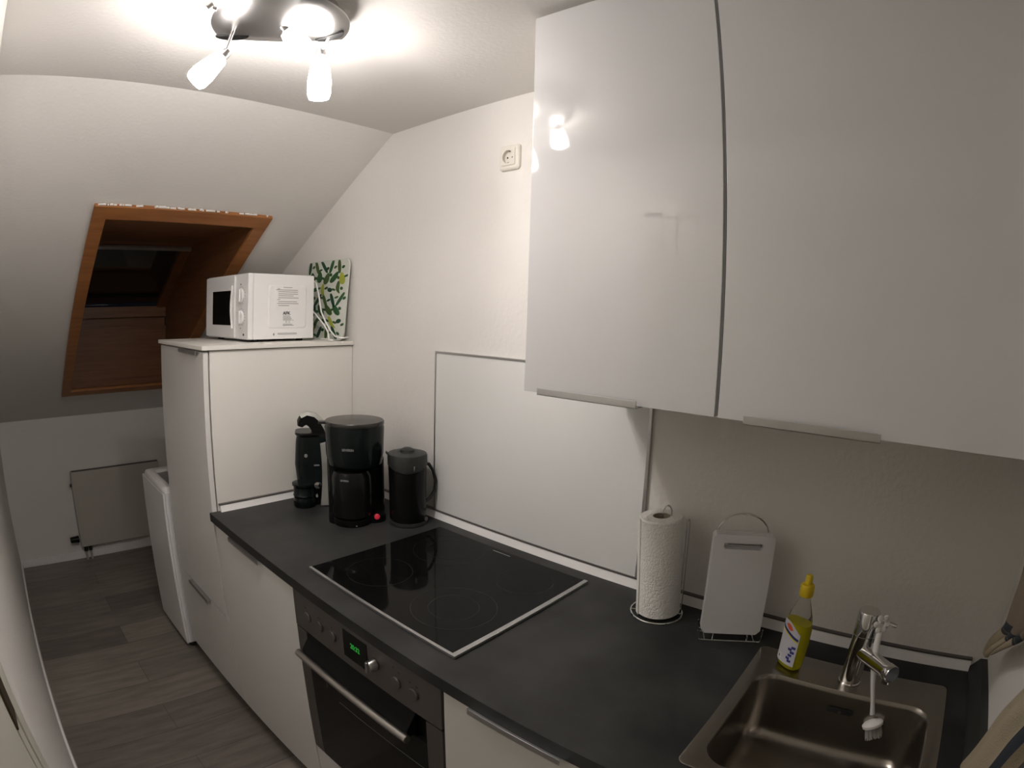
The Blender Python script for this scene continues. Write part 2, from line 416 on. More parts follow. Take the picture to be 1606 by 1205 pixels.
# ------------------------------------------------------------------ oven
ov = root('oven', (.908, -.35, -.62), 'built-in steel oven with clock display, knobs and bar handle, under the hob', 'oven')
OX0, OX1 = .6095, 1.2065
B('carcass').box(OX0, OX1, -.60, -.05, -.6195, -.034).build('body', ov)
cp = B('ovensteel').box(OX0, OX1, DF-.004, -.6005, -.152, -.036, .002).build('control_panel', ov)
dsp = B('ovglass').box(.857, .957, DF-.0055, DF-.0041, -.127, -.049, .0006).build('display', cp)
text('clock_digits', '20:32', .0205, 'green', cp, (.888, DF-.0057, -.0905), (1,0,0), (0,0,1), .0001, .0003, sx=.86)
for x in (.684, .745, .806, 1.006, 1.063, 1.121):
    if x == 1.006: continue
    k = B('ovensteel'); k.cyl((x, DF-.0035, -.098), (x, DF-.009, -.098), .0155, n=32, bev=.0015); k.build('knob', cp)
k = B('satin'); k.cyl((.985, DF-.0035, -.088), (.985, DF-.026, -.088), .016, .014, n=32, bev=.003); k.box(.981, .989, DF-.031, DF-.024, -.103, -.073, .002); k.build('knob', cp)
for x, z in ((1.053, -.060), (1.072, -.066), (1.110, -.070), (1.132, -.073), (.675, -.072), (.745, -.072), (.806, -.072)):
    B('printdk').box(x-.003, x+.003, DF-.0046, DF-.0041, z-.0022, z+.0022).build('symbol', cp)
od = B('ovglass').box(OX0+.0522, OX1-.0522, DF-.0025, -.6005, -.6195, -.228, .001).build('door', ov)
for xa, xb in ((OX0, OX0+.052), (OX1-.052, OX1)): B('ovensteel').box(xa, xb, DF-.002, -.6005, -.6195, -.157, .0015).build('side_strip', od)
B('ovrecess').prism([(.664, DF+.010, -.158), (.664, -.646, -.203), (.664, -.650, -.222), (.664, DF+.003, -.2272)], (.448, 0, 0)).build('handle_carrier', od)
B('ovrecess').box(OX0+.0522, OX1-.0522, DF+.012, -.6005, -.2275, -.157).build('recess', od)
hh = B('steel'); hh.cyl((.652, -.656, -.2175), (1.1225, -.656, -.2175), .0105, n=28, bev=.001)
hh.build('handle', od)
B('print').tube([(.742+.004*math.sin(PI*i/8), DF-.0028, -.300+.022*i/8) for i in range(9)], .0007, 6).build('curved_mark', od)
B('print').box(.80, 1.148, DF-.0029, DF-.0026, -.320, -.3185).build('glass_line', od)

# ------------------------------------------------------------------ wall cabinets
UZ0, UZ1, UY = .5476, 1.364, -.370
def wall_unit(x0, x1, label, hx0, hx1):
    r = root('wall_cabinet', ((x0+x1)/2, -.18, UZ0), label, 'cabinet')
    b = B('carcass'); t_ = .016; f_, k_ = UY+.021, -.001
    b.box(x0, x0+t_, f_, k_, UZ0+.004, UZ1); b.box(x1-t_, x1, f_, k_, UZ0+.004, UZ1)
    b.box(x0+t_, x1-t_, f_, k_, UZ0+.004, UZ0+.02); b.box(x0+t_, x1-t_, f_, k_, UZ1-.016, UZ1); b.box(x0+t_, x1-t_, k_-.006, k_, UZ0+.02, UZ1-.016)
    b.build('carcass', r)
    dd = B('front').box(x0+.0012, x1-.0030, UY, UY+.019, UZ0, UZ1-.001, .0012).build('door', r)
    handle(dd, hx0, hx1, UY, UZ0-.0005, up=False)
    B('edge').box(x1-.0032, x1+.0010, UY+.004, UY+.020, UZ0+.002, UZ1-.002).build('edge_strip', r)
wall_unit(1.1815, 1.5965, 'narrow white gloss wall cabinet, left one above the hob', 1.228, 1.451)
wall_unit(1.5985, 2.200, 'wide white gloss wall cabinet above the sink', 1.650, 1.875)

# ------------------------------------------------------------------ splashback, socket
sp = root('splashback_panel', (.903, -.004, .0295), 'light grey splashback panel in slim aluminium frame behind the hob', 'wall panel')
B('panel').box(.512, 1.294, -.008, -.0005, .030, .569).build('panel', sp)
f_ = B('alu'); f_.box(.507, 1.300, -.0105, -.0005, .569, .5755, .001); f_.box(.507, .513, -.0105, -.0005, .030, .569, .001)
f_.box(1.2935, 1.3015, -.0105, -.0005, .030, .569, .001); f_.build('frame', sp)

so = root('wall_socket', (.803, -.001, 1.137), 'cream wall socket left of the wall cabinets', 'socket')
b = B('sockp'); b.rings([[(x, y, z) for x, z, y in [(q[0], q[1], yy) for q in [(p[0], p[1]) for p in rrect(.763+i_, .843-i_, 1.137+i_, 1.217-i_, .012, 0, 5)]]] for yy, i_ in ((-.0005, 0), (-.006, .0005), (-.010, .004), (-.011, .008))], True, False)
b.build('cover_frame', so)
b = B('sockp'); n = 36; cx, cz = .800, 1.179
sq = [(p[0], p[1]) for p in rrect(.774, .828, 1.152, 1.206, .003, 0, 8)]
def ringpt(r, y): return [(cx+r*math.cos(2*PI*(i+.5)/len(sq)), y, cz+r*math.sin(2*PI*(i+.5)/len(sq))) for i in range(len(sq))]
b.rings([[(p[0], -.0108, p[1]) for p in rrect(.770, .836, 1.144, 1.210, .004, 0, 8)], [(x, -.0108, z) for x, z in sq], [(x, -.0135, z) for x, z in sq], ringpt(.0205, -.0135), ringpt(.0205, -.0015)], False, True)
b.build('insert', so)
for dx in (-.0095, .0095): B('hole').cyl((cx+dx, -.0022, cz), (cx+dx, -.0012, cz), .0028, n=14).build('pin_hole', so)
for dz in (-.0185, .0185): B('satin').box(cx-.003, cx+.003, -.012, -.004, cz+dz-.0015, cz+dz+.0015).build('earth_clip', so)

# ------------------------------------------------------------------ washing machine and radiator beyond the tall cabinet
wm = root('washing_machine', (-.82, -.35, FL), 'white top-loading washing machine beyond the tall cabinet', 'washing machine')
wx0, wx1, wy0, wy1 = -1.02, -.615, -.65, -.06
b = B('white'); b.box(wx0, wx1, wy0+.012, wy1, FL+.03, -.092, .006, 3); b.build('body', wm)
b = B('white'); b.box(wx0, wx1, wy0, wy0+.012, FL+.03, -.098, .004, 3); b.build('front_panel', wm)
b = B('whitep'); oz = [(0, -.096), (0, -.078), (.004, -.071), (.014, -.068), (.045, -.070), (.052, -.086)]
b.rings([rrect(wx0+.03+i_, wx1-.004-i_, wy0+.003+i_, wy1-.02-i_, max(.03-i_*.4, .012), z_, 6) for i_, z_ in oz], True, False); b.build('top_rim', wm)
b = B('lidgrey'); b.box(wx0+.083, wx1-.057, wy0+.057, wy1-.074, -.0915, -.083, .003); b.build('lid', wm)
for x in (-.99, -.65):
    for y in (-.61, -.1): B('blkmatt').cyl((x, y, FL), (x, y, FL+.03), .02, n=16).build('foot', wm)

ra = root('radiator', (XK+.06, -.63, -.81), 'flat cream panel radiator on the knee wall beneath the roof window', 'radiator')
rx = XK+.05
b = B('rad'); b.box(rx-.012, rx+.006, -.958, -.310, -.808, -.296, .004); b.build('front_panel', ra)
b = B('radgap'); b.box(XK+.012, rx-.012, -.955, -.312, -.800, -.300); b.build('convector', ra)
b = B('rad'); b.box(XK+.012, rx-.013, -.957, -.315, -.2995, -.2955)
b.build('top_grille', ra)
b = B('radgap'); b.box(rx-.013, rx+.0, -.950, -.318, -.2955, -.288); b.build('air_slot', ra)
b = B('rad'); b.box(rx+.006, rx+.009, -.935, -.885, -.790, -.40, .001); b.build('side_strip', ra)
for y in (-.93, -.895): B('rad').cyl((rx-.01, y, FL), (rx-.01, y, -.84), .008, n=12).build('pipe', ra)
b = B('blkmatt'); b.cyl((rx-.02, -.958, -.385), (rx-.02, -.972, -.385), .009, n=14); b.build('bleed_valve', ra)
b = B('blk'); b.cyl((rx-.01, -.968, -.752), (rx-.01, -1.035, -.752), .024, .020, n=20, bev=.004); b.build('thermostat', ra)
B('blkmatt').cyl((rx-.01, -.93, -.808), (rx-.01, -.93, -.84), .016, n=14).build('valve', ra); B('blkmatt').cyl((rx-.01, -.895, -.808), (rx-.01, -.895, -.84), .013, n=14).build('valve', ra)

# ------------------------------------------------------------------ microwave
MZ = .5945
mwa = math.radians(2.5)
ux, uy = Vector((math.cos(mwa), math.sin(mwa), 0)), Vector((-math.sin(mwa), math.cos(mwa), 0))
mo = Vector((-.100, -.410, MZ))
T = Matrix(((ux.x, uy.x, 0, mo.x), (ux.y, uy.y, 0, mo.y), (0, 0, 1, mo.z), (0,0,0,1)))   # origin: front right lower corner, x to the right, y to the back
MWW, MWD, MWH = .405, .293, .248
mw = root('microwave', (-.3, -.27, .5845), 'white microwave oven with two dials on top of the tall cabinet', 'microwave')
b = MB(T).m('white'); b.box(-MWW, 0, .022, MWD, 0, MWH, .003)
# raised pressing on the side
b.rings([[(x_, y, z) for (y, z) in [(q[0], q[1]) for q in rrect(.085+i_, .258-i_, .040+i_, .206-i_, .012, 0, 4)]] for x_, i_ in ((0, 0), (-.0001, .0), (.0025, .004), (.0025, .007))], False, True)
b.build('housing', mw)
b = MB(T).m('white')
# the front plate: right edge bulges towards the middle
fp = []
N = 16
for i in range(N+1):
    t_ = i/N; fp.append((0, .026 - .012*math.sin(PI*t_)**1.0*0 - .0, MWH*t_))
b.box(-MWW, 0, 0, .022, 0, MWH, .004, 3); b.build('front_frame', mw)
dr_ = MB(T).m('white'); dr_.box(-MWW+.002, -.108, -.009, 0, .004, MWH-.004, .003); dr_ = dr_.build('door', mw)
b = MB(T).m('blk'); arc = [(-.325, .052), (-.325, .186)] + [(-.136-.014*math.sin(PI*k/10), .186-.134*k/10) for k in range(11)]
b.prism([(x, -.0100, z) for x, z in arc], (0, .0015, 0)); b.build('door_window', dr_)
b = MB(T).m('whitep'); b.tube([(-.122-.011*math.sin(PI*k/12), -.0115, .040+.165*k/12) for k in range(13)], .0038, 8); b.build('door_handle', dr_)
for z in (.165, .083):
    k = MB(T).m('white'); k.cyl((-.060, 0, z), (-.060, -.009, z), .0275, n=32, bev=.003); k.box(-.067, -.053, -.014, -.007, z-.024, z+.024, .003); k = k.build('dial', mw)
    b = MB(T).m('print')
    for i in range(16):
        a = math.radians(-60+i*20); c_, s1 = math.cos(a), math.sin(a); b.box(-.060+c_*.033-.0014, -.060+c_*.033+.0014, -.0006, -.0001, z+s1*.033-.0014, z+s1*.033+.0014)
    b.build('dial_marks', mw)
for q in ((-.045, -.033, .014, .022), (-.070, -.063, .205, .210), (-.070, -.063, .040, .043)): MB(T).m('printdk').box(q[0], q[1], -.0006, -.0001, q[2], q[3]).build('front_mark', mw)
b = MB(T).m('trimw'); b.box(.0026, .0030, .118, .222, .110, .204); b = b.build('warning_label', mw)
ml = MB(T).m('print'); mtx = T
rows = [(.198, .150, .190), (.192, .124, .135), (.188, .118, .215), (.181, .128, .216), (.173, .128, .216), (.166, .128, .196), (.158, .128, .219), (.151, .123, .136), (.143, .128, .212), (.136, .124, .219), (.128, .128, .177)]
for z, y0, y1 in rows: ml.box(.0031, .0033, y0, y1, z-.0012, z+.0010)
for z, y0, y1 in ((.088, .150, .182), (.083, .150, .186), (.078, .150, .190), (.073, .150, .188), (.068, .162, .168), (.068, .176, .181), (.063, .162, .168), (.063, .176, .181), (.056, .150, .192), (.052, .150, .198), (.072, .192, .197)): ml.box(.0027, .0030, y0, y1, z-.0010, z+.0010)
for z in (.018, .022): ml.box(.0003, .0006, .128, .215, z-.001, z+.0008)
ml.box(.0003, .0006, .108, .114, .014, .022)
ml.build('label_lines', mw)
text('label_letters', 'AFK', .0165, 'printdk', mw, mtx @ Vector((.0030, .150, .0935)), uy, (0,0,1), .0001, .0006, sx=1.1)
for x in (-.37, -.04):
    for y in (.05, .25): MB(T).m('blk').cyl((x, y, -.0100), (x, y, .001), .014, n=16).build('foot', mw)
b = MB(T).m('whitep')                       # mains cable looping behind the housing
c0 = Vector((-.083, -.100, 0))
b2 = B('whitep')
b2.tube([(-.15, -.108, .83), (-.128, -.100, .815), (-.118, -.090, .76), (-.112, -.082, .70), (-.088, -.075, .660), (-.058, -.070, .625), (-.030, -.066, .604), (-.004, -.060, .598), (.007, -.045, .598), (.0, -.02, .600)], .0034, 8)
b2.tube([(-.15, -.098, .70), (-.118, -.088, .672), (-.088, -.080, .645), (-.062, -.078, .618), (-.045, -.085, .600), (-.028, -.095, .5885), (-.018, -.085, .5885), (-.03, -.07, .5885), (-.07, -.065, .5885), (-.13, -.07, .5885)], .0034, 8)
b2.build('mains_cable', mw)

# patterned board leaning on the wall behind the microwave
pb = B('boardw'); by = -.030
def bpnt(x, z, d=0): # leaning board plane
    k = (z-.5848)/.33
    return (x, -.040 + .026*k - d, z)
bx0, bx1, bz0, bz1 = -.345, -.002, .5850, .915
for dlay, in ((0,),):
    prof_ = [(p[0], p[1]) for p in rrect(bx0, bx1, bz0, bz1, .036, 0, 8)]
    pb.rings([[bpnt(x, z, .000) for x, z in prof_], [bpnt(x, z, .006) for x, z in prof_]])
edge = prof_
def veg(kind, x, z, s, a, mname):
    pb.m(mname); ca, sa = math.cos(a), math.sin(a); pts = []
    n = 18
    if kind == 'blob':   pp = [(.30*math.cos(2*PI*i/n), .42*math.sin(2*PI*i/n)) for i in range(n)]
    elif kind == 'long': pp = [(.16*math.copysign(abs(math.cos(t))**.7, math.cos(t)), 1.0*math.sin(t)) for t in [2*PI*i/n for i in range(n)]]
    elif kind == 'bulb': pp = [((.20+.14*(-math.sin(t)*.5+.5))*math.cos(t), .85*math.sin(t)) for t in [2*PI*i/n for i in range(n)]]
    elif kind == 'bend': pp = [(.17*math.cos(t)+.30*(math.sin(t)**2)*(1 if math.sin(t) < 0 else -.1), .85*math.sin(t)) for t in [2*PI*i/n for i in range(n)]]
    else: pp = [(.12*math.cos(2*PI*i/n), .2*math.sin(2*PI*i/n)) for i in range(n)]
    for px, pz in pp:
        xx, zz = x+(px*ca-pz*sa)*s*2.7, z+(px*sa+pz*ca)*s*1.0
        xx = min(max(xx, bx0+.004), bx1-.004); zz = min(max(zz, bz0+.006), bz1-.004)
        pts.append(bpnt(xx, zz, .0062))
    if mname != 'x': pb.prism(pts, (0, -.0003, 0))
vr = random.Random(3); kinds = ['long', 'bulb', 'bend', 'long', 'bulb', 'blob']; gi = 0
for row in range(7):
    for cidx in range(6):
        x = bx0+.030+cidx*.060+(.028 if row % 2 else 0); z = bz0+.028+row*.0455
        if x > bx1-.018: continue
        kd = kinds[(row*5+cidx*3) % 6]; g = ['g1', 'g2', 'g4', 'g1', 'g2', 'g3', 'g3'][(row*3+cidx*2) % 7]
        sc_ = dict(long=.026, bulb=.026, bend=.027, blob=.020)[kd]
        veg(kd, x, z+vr.uniform(-.006, .006), sc_*1.12, vr.uniform(-.4, .4), g)
        veg('dot', x+.030, z+vr.uniform(-.012, .012), .034, vr.uniform(-1, 1), ['g3', 'g1', 'g2'][cidx % 3])
tag(pb.build('cutting_board', org=(-.17, -.04, .585)), 'white board printed with green vegetables, leaning on the wall behind the microwave', 'cutting board')

# ------------------------------------------------------------------ ceiling lamp
LZ = 1.336
cl = root('ceiling_lamp', (.80, -.78, HC), 'satin metal ceiling lamp with four lit glass spot shades', 'lamp')
cA, cB = Vector((.673, -.883)), Vector((.825, -.628)); cc = Vector((.805, -.785)); R_ = .158
a0 = math.atan2(cB.y-cc.y, cB.x-cc.x); a1 = math.atan2(cA.y-cc.y, cA.x-cc.x)
if a1 < a0: a1 += 2*PI
# outline: round on the near side, shallow bow between the two corners on the far side
arcn = [(cc.x+R_*math.cos(a), cc.y+R_*math.sin(a)) for a in [a0-(2*PI-(a1-a0))*i/40 for i in range(41)]]
chd = cB-cA; nn_ = Vector((-chd.y, chd.x)).normalized()
if (nn_.dot(Vector((-1, 0)))) < 0: nn_ = -nn_
bow = [tuple(cA + chd*(i/12) + nn_*(.022*math.sin(PI*i/12))) for i in range(1, 12)]
out = []
# near-side arc runs from B through +x to A
k0 = a0; k1 = a1-2*PI
out = [(cc.x+R_*math.cos(k0+(k1-k0)*i/44), cc.y+R_*math.sin(k0+(k1-k0)*i/44)) for i in range(45)] + bow
b = B('satin'); cx_, cy_ = sum(p[0] for p in out)/len(out), sum(p[1] for p in out)/len(out)
def sc(k): return [(cx_+(p[0]-cx_)*k, cy_+(p[1]-cy_)*k) for p in out]
b.rings([[(x, y, z) for x, y in sc(k)] for k, z in ((.985, LZ+.008), (1.0, LZ+.004), (1.0, LZ+.002), (.985, LZ), (.7, LZ-.006), (.35, LZ-.010), (.02, LZ-.011))])
b.build('plate', cl)
b = B('satin'); b.rings([[(x, y, z) for x, y in sc(k)] for k, z in ((.80, LZ+.006), (.82, HC-.0005))]); b.build('canopy', cl)
for c_, a_ in ((Vector((.715, -.862)), math.radians(62)), (Vector((.835, -.672)), math.radians(20))):
    pts = []
    for i in range(15): t_ = PI*i/14; pts.append((.040*math.cos(t_), .022*math.sin(t_)))
    ca, sa = math.cos(a_), math.sin(a_)
    B('ovrecess').prism([(c_.x+x*ca-y*sa, c_.y+x*sa+y*ca, LZ-.0045+.002) for x, y in pts], (0, 0, -.005)).build('arm_opening', cl)
def spot(base, joint, tip, r0=.021, r1=.028):
    base, joint, tip = Vector(base), Vector(joint), Vector(tip); ax = (tip-joint).normalized()
    b = B('satin'); b.cyl(base, joint+Vector((0,0,.004)), .0048, n=14); b.lathe(joint-ax*.014, [(.004, 0), (.0105, .003), (.0125, .012), (.0125, .02), (.006, .024)], 20, ax)
    b.tube([joint+Vector((-.008, .004, .004)), joint+Vector((.0, .0, .0)), joint+Vector((.008, -.004, -.004))], .0035, 8)
    arm = b.build('arm', cl)
    L = (tip-joint).length
    s = B('shade'); s.lathe(joint+ax*.008, [(.010, 0), (r0*.9, .004), (r0, .014), (r1, L*.55), (r1*.98, L*.8), (r1*.82, L-.010), (r1*.74, L-.010), (r1*.90, L*.78), (r1*.92, L*.55), (r0*.9, .016), (.004, .006)], 28, ax)
    s.build('glass_shade', arm)
    ld = bpy.data.lights.new('bulb', 'SPOT'); ld.energy = 6.5; ld.color = (1., .935, .90); ld.spot_size = math.radians(165); ld.spot_blend = .6; ld.shadow_soft_size = .012
    lo = bpy.data.objects.new('bulb', ld); COL.objects.link(lo); lo.parent = arm
    lo.location = tip - ax*.016 - Vector(cl['_org']); lo.rotation_euler = ax.to_track_quat('-Z', 'Y').to_euler()
spot((.735, -.868, LZ), (.7397, -.8808, 1.266), (.7145, -.9354, 1.1964))
spot((.832, -.665, LZ), (.7852, -.6593, 1.3062), (.7758, -.6445, 1.1918))
spot((.850, -.795, LZ), (.8172, -.7760, 1.3300), (.8091, -.7065, 1.2760))
spot((.795, -.905, LZ), (.8050, -.9650, 1.3400), (.7866, -1.0070, 1.2830))

# ------------------------------------------------------------------ things on the worktop, left end
# capsule coffee machine: local x right, y away from the viewer, z up
T = frame((.105, -.262, 0), .876, -.483)
cm = root('capsule_machine', (.12, -.25, 0), 'black capsule coffee machine with raised arm, in the corner beside the tall cabinet', 'coffee machine')
b = MB(T).m('blkteal')
def ring_at(z, x0, x1, y0, y1, r, skew=0): return [(x+skew, y, z) for x, y, z in rrect(x0, x1, y0, y1, r, z, 6)]
b.rings([ring_at(0, -.048, .088, -.03, .075, .03), ring_at(.06, -.050, .090, -.032, .075, .032), ring_at(.15, -.058, .092, -.034, .075, .034),
         ring_at(.235, -.052, .088, -.034, .072, .034), ring_at(.252, -.048, .082, -.03, .070, .03)])
b.build('body', cm)
b = MB(T).m('blk'); b.rings([ring_at(.250, -.046, .080, -.028, .070, .028), ring_at(.262, -.054, .084, -.034, .072, .03), ring_at(.268, -.052, .082, -.032, .070, .03)]); b.build('rim', cm)
b = MB(T).m('blkteal'); b.lathe((-.027, -.035, 0), [(.039, 0), (.042, .004), (.042, .030), (.040, .034), (.040, .040), (.043, .044), (.040, .048), (.040, .076), (.045, .081), (.045, .088), (.038, .090)], 36); b.build('drip_tray', cm)
ctr = [(.040, .255, .028), (.036, .274, .027), (.026, .295, .026), (.010, .311, .025), (-.008, .317, .023), (-.022, .312, .020), (-.031, .301, .016), (-.035, .290, .010)]
dirs = []
for i in range(len(ctr)):
    a_, b_ = ctr[max(i-1, 0)], ctr[min(i+1, len(ctr)-1)]; d_ = Vector((b_[0]-a_[0], 0, b_[1]-a_[1])).normalized(); dirs.append(Vector((d_.z, 0, -d_.x)))
b = MB(T).m('blk'); R = []
for (x_, z_, h_), q in zip(ctr, dirs):        # q points to the outer side of the arch
    R.append([(x_+q.x*k*h_, .01+dy, z_+q.z*k*h_) for k, dy in ((-1, -.024), (.6, -.026), (1, -.014), (1, .014), (.6, .026), (-1, .024))])
b.rings(R); b.build('lever_arm', cm)
b = MB(T).m('silver'); R = []
for (x_, z_, h_), q in list(zip(ctr, dirs))[:6]:
    R.append([(x_+q.x*(h_+k), .01+dy, z_+q.z*(h_+k)) for k, dy in ((-.009, -.027), (.002, -.018), (.0035, 0), (.002, .018), (-.009, .027), (-.003, .0))])
b.rings(R); b.build('lever_cover', cm)
b = MB(T).m('silver'); pts = []
for i in range(17):
    t_ = i/16; z = .004+.228*t_; pts.append((.031+.006*t_+.007*math.sin(PI*t_), -.058, z))
rt = [(.085, -.058, z) for z in (.226, .004)]
b.prism(pts + [(.060, -.058, .238)] + rt, (0, .022, 0), .002); b.build('side_panel', cm)
MB(T).m('silver').cyl((-.016, -.030, .187), (-.016, -.040, .187), .006, n=16, bev=.001).build('button', cm); MB(T).m('silver').cyl((.018, -.031, .040), (.018, -.058, .040), .004, n=14).build('button', cm)
b = MB(T).m('chrome'); b.lathe((.022, -.032, .083), [(.010, 0), (.0125, .012), (.0135, .026), (.012, .032), (.003, .034)], 24, (0, -1, 0)); b.build('dial', cm)
b = MB(T).m('print'); b.box(.012, .032, -.0355, -.0345, .148, .153); b.build('lettering', cm)

# filter coffee maker with thermal jug
T = frame((.348, -.228, 0), .837, -.548)
fc = root('filter_coffee_maker', (.348, -.228, 0), 'tall black filter coffee maker with thermal jug and red switch, left of the kettle', 'coffee machine')
b = MB(T).m('blk')
b.rings([rrect(-.094, .102, .0, .085, .03, z, 6) for z in (0.0, .205)]); 
b.rings([rrect(-.094, .102, -.055, .085, .035, z, 6) for z in (0, .020, .024)])
b.lathe((-.012, -.028, 0), [(.066, 0), (.068, .004), (.068, .022), (.060, .026)], 40); b.build('body', fc)
b = MB(T).m('blkteal'); b.lathe((.002, -.006, .196), [(.084, 0), (.092, .006), (.099, .04), (.102, .128), (.100, .136)], 56, sx=.98, sy=.94); b.build('filter_housing', fc)
b = MB(T).m('smoke'); b.lathe((.002, -.006, .333), [(.101, 0), (.102, .004), (.102, .010), (.099, .014), (.03, .017), (.0, .017)], 56, sx=.98, sy=.94, capb=False)
b.box(-.118, -.085, -.020, .008, .335, .344, .002); b.build('lid', fc)
b = MB(T).m('blk'); b.lathe((-.012, -.030, .027), [(.060, 0), (.067, .004), (.068, .10), (.066, .140), (.058, .156), (.045, .162)], 48); jg = b.build('thermal_jug', fc)
b = MB(T).m('blk'); b.tube([(-.045, -.085, .165), (-.068, -.098, .150), (-.074, -.100, .09), (-.062, -.092, .045)], .0075, 10); 
b = MB(T).m('blk'); b.lathe((-.012, -.030, .1895), [(.050, 0), (.052, .003), (.046, .0065), (.0, .0068)], 40, capb=False); b.build('jug_lid', jg)
b = MB(T).m('red'); b.lathe((.070, -.052, .022), [(.010, 0), (.009, .006), (.006, .008)], 20, (0, -1, .15)); b.build('switch', fc)
fr = (T.to_3x3() @ Vector((1, 0, 0))); 
def curvetext(name, s, size, z, r, cx, cy, ang, parent, mname='print'):
    p = T @ Vector((cx+math.sin(ang)*r, cy-math.cos(ang)*r, z)); xd = T.to_3x3() @ Vector((math.cos(ang), math.sin(ang), 0))
    text(name, s, size, mname, parent, p, xd, (0,0,1), .0004, .0003, 'CENTER')
curvetext('lettering', 'SEVERIN', .0105, .262, .0975, .002, -.006, math.radians(-14), fc)
curvetext('jug_lettering', 'SEVERIN', .0078, .160, .0675, -.012, -.030, math.radians(-20), fc)
b = MB(T).m('print'); b.box(-.003, .002, -.0985, -.0975, .006, .009); b.build('mark', fc)

# kettle
T = frame((.490, -.112, 0), .777, -.63)
kt = root('electric_kettle', (.49, -.112, 0), 'black electric kettle with dark grey lid, between coffee maker and splashback', 'kettle')
b = MB(T).m('blk'); b.lathe((0, 0, .014), [(.058, 0), (.062, .006), (.062, .03), (.0625, .12), (.064, .19), (.062, .222)], 48); b.build('body', kt)
b = MB(T).m('blkmatt'); b.lathe((0, 0, 0), [(.062, 0), (.065, .003), (.064, .012), (.058, .014)], 48); b.build('base', kt)
b = MB(T).m('blkmatt')                      # lid collar, dipping at the front
n = 48
def col(z, r, dip): return [(r*math.cos(2*PI*i/n), r*math.sin(2*PI*i/n), z - dip*max(0, -math.sin(2*PI*i/n))**2) for i in range(n)]
b.rings([col(.205, .0645, .018), col(.207, .0665, .018), col(.236, .0665, 0), col(.243, .064, 0), col(.247, .050, 0), col(.249, .02, 0)]); 
b.lathe((0, 0, .247), [(.026, 0), (.024, .008), (.012, .014), (.0, .015)], 28, capb=False); b.build('lid', kt)
b = MB(T).m('blkmatt'); b.prism([(-.050, -.016, .225), (-.072, -.006, .243), (-.072, .006, .243), (-.050, .016, .225)], (0, 0, .006)); b.build('spout', kt)
b = MB(T).m('blkmatt'); b.tube([(.052, .01, .205), (.072, .02, .200), (.087, .028, .175), (.096, .032, .138), (.092, .03, .104), (.074, .02, .078), (.058, .01, .070)], [.006, .006, .0055, .005, .0055, .006, .006], 10); b.build('handle', kt)
b = MB(T).m('chrome'); b.box(.020, .025, -.0665, -.0635, .196, .214, .001); b.build('gauge', kt)
b = MB(T).m('satin'); b.lathe((.058, -.02, .020), [(.007, 0), (.007, .006)], 14, (.6, -.8, 0)); b.build('switch', kt)

# ------------------------------------------------------------------ kitchen paper on its stand
base = Vector((1.407, -.097, 0)); T = frame(base, .404, -.915)
hs = root('paper_roll_holder', tuple(base), 'chrome wire stand holding the kitchen paper roll', 'paper holder')
b = MB(T).m('chrome'); n = 48
b.tube([(.064*math.cos(2*PI*i/n), .064*math.sin(2*PI*i/n), .0025) for i in range(n)], .0022, 8, True)
b.tube([(-.064, 0, .0025), (.064, 0, .0025)], .0018, 8); b.build('base_ring', hs)
b = MB(T).m('chrome')
b.tube([(-.004, 0, .003), (-.012, 0, .262)] + [(-.012+.0105-.0105*math.cos(PI*i/8), 0, .262+.020*math.sin(PI*i/8)) for i in range(1, 9)] + [(.009, 0, .25), (.010, 0, .235)], .002, 8); b.build('centre_rod', hs)
b = MB(T).m('chrome')
b.tube([(.060, .0, .003), (.0535, .0, .245), (.052, .0, .251), (.050, .0, .2535), (.048, .0, .251), (.047, .0, .245), (.0535, .0, .003)], .0017, 8); b.build('side_arm', hs)
R = Matrix.Rotation(math.radians(-4.3), 4, 'Y')
T2 = T @ Matrix.Translation((.004, 0, .0065)) @ R
b = MB(T2).m('paper'); ro, ri, hh_ = .0535, .021, .249; n = 56
rg = lambda r, z, j=0: [(r*math.cos(2*PI*i/n)*(1+j*math.sin(5*2*PI*i/n)), r*math.sin(2*PI*i/n), z) for i in range(n)]
b.rings([rg(ri, 0), rg(ro-.004, 0), rg(ro, .003), rg(ro, hh_-.003), rg(ro-.003, hh_), rg(ri, hh_)], False, False)
rolls = b
b.m('card'); b.rings([rg(ri, hh_), rg(ri-.0012, hh_), rg(ri-.0012, 0), rg(ri, 0)], False, False)
b.m('paper'); b.prism([(-ro*.86, -ro*.50, .0), (-ro*.90, -ro*.54, .0), (-ro*1.02, -ro*.20, .0), (-ro*.99, -ro*.12, .0)], (0, 0, hh_))
tag(b.build('kitchen_paper_roll', org=tuple(base+Vector((0, 0, .004)))), 'white kitchen paper roll standing on its wire stand', 'paper roll')

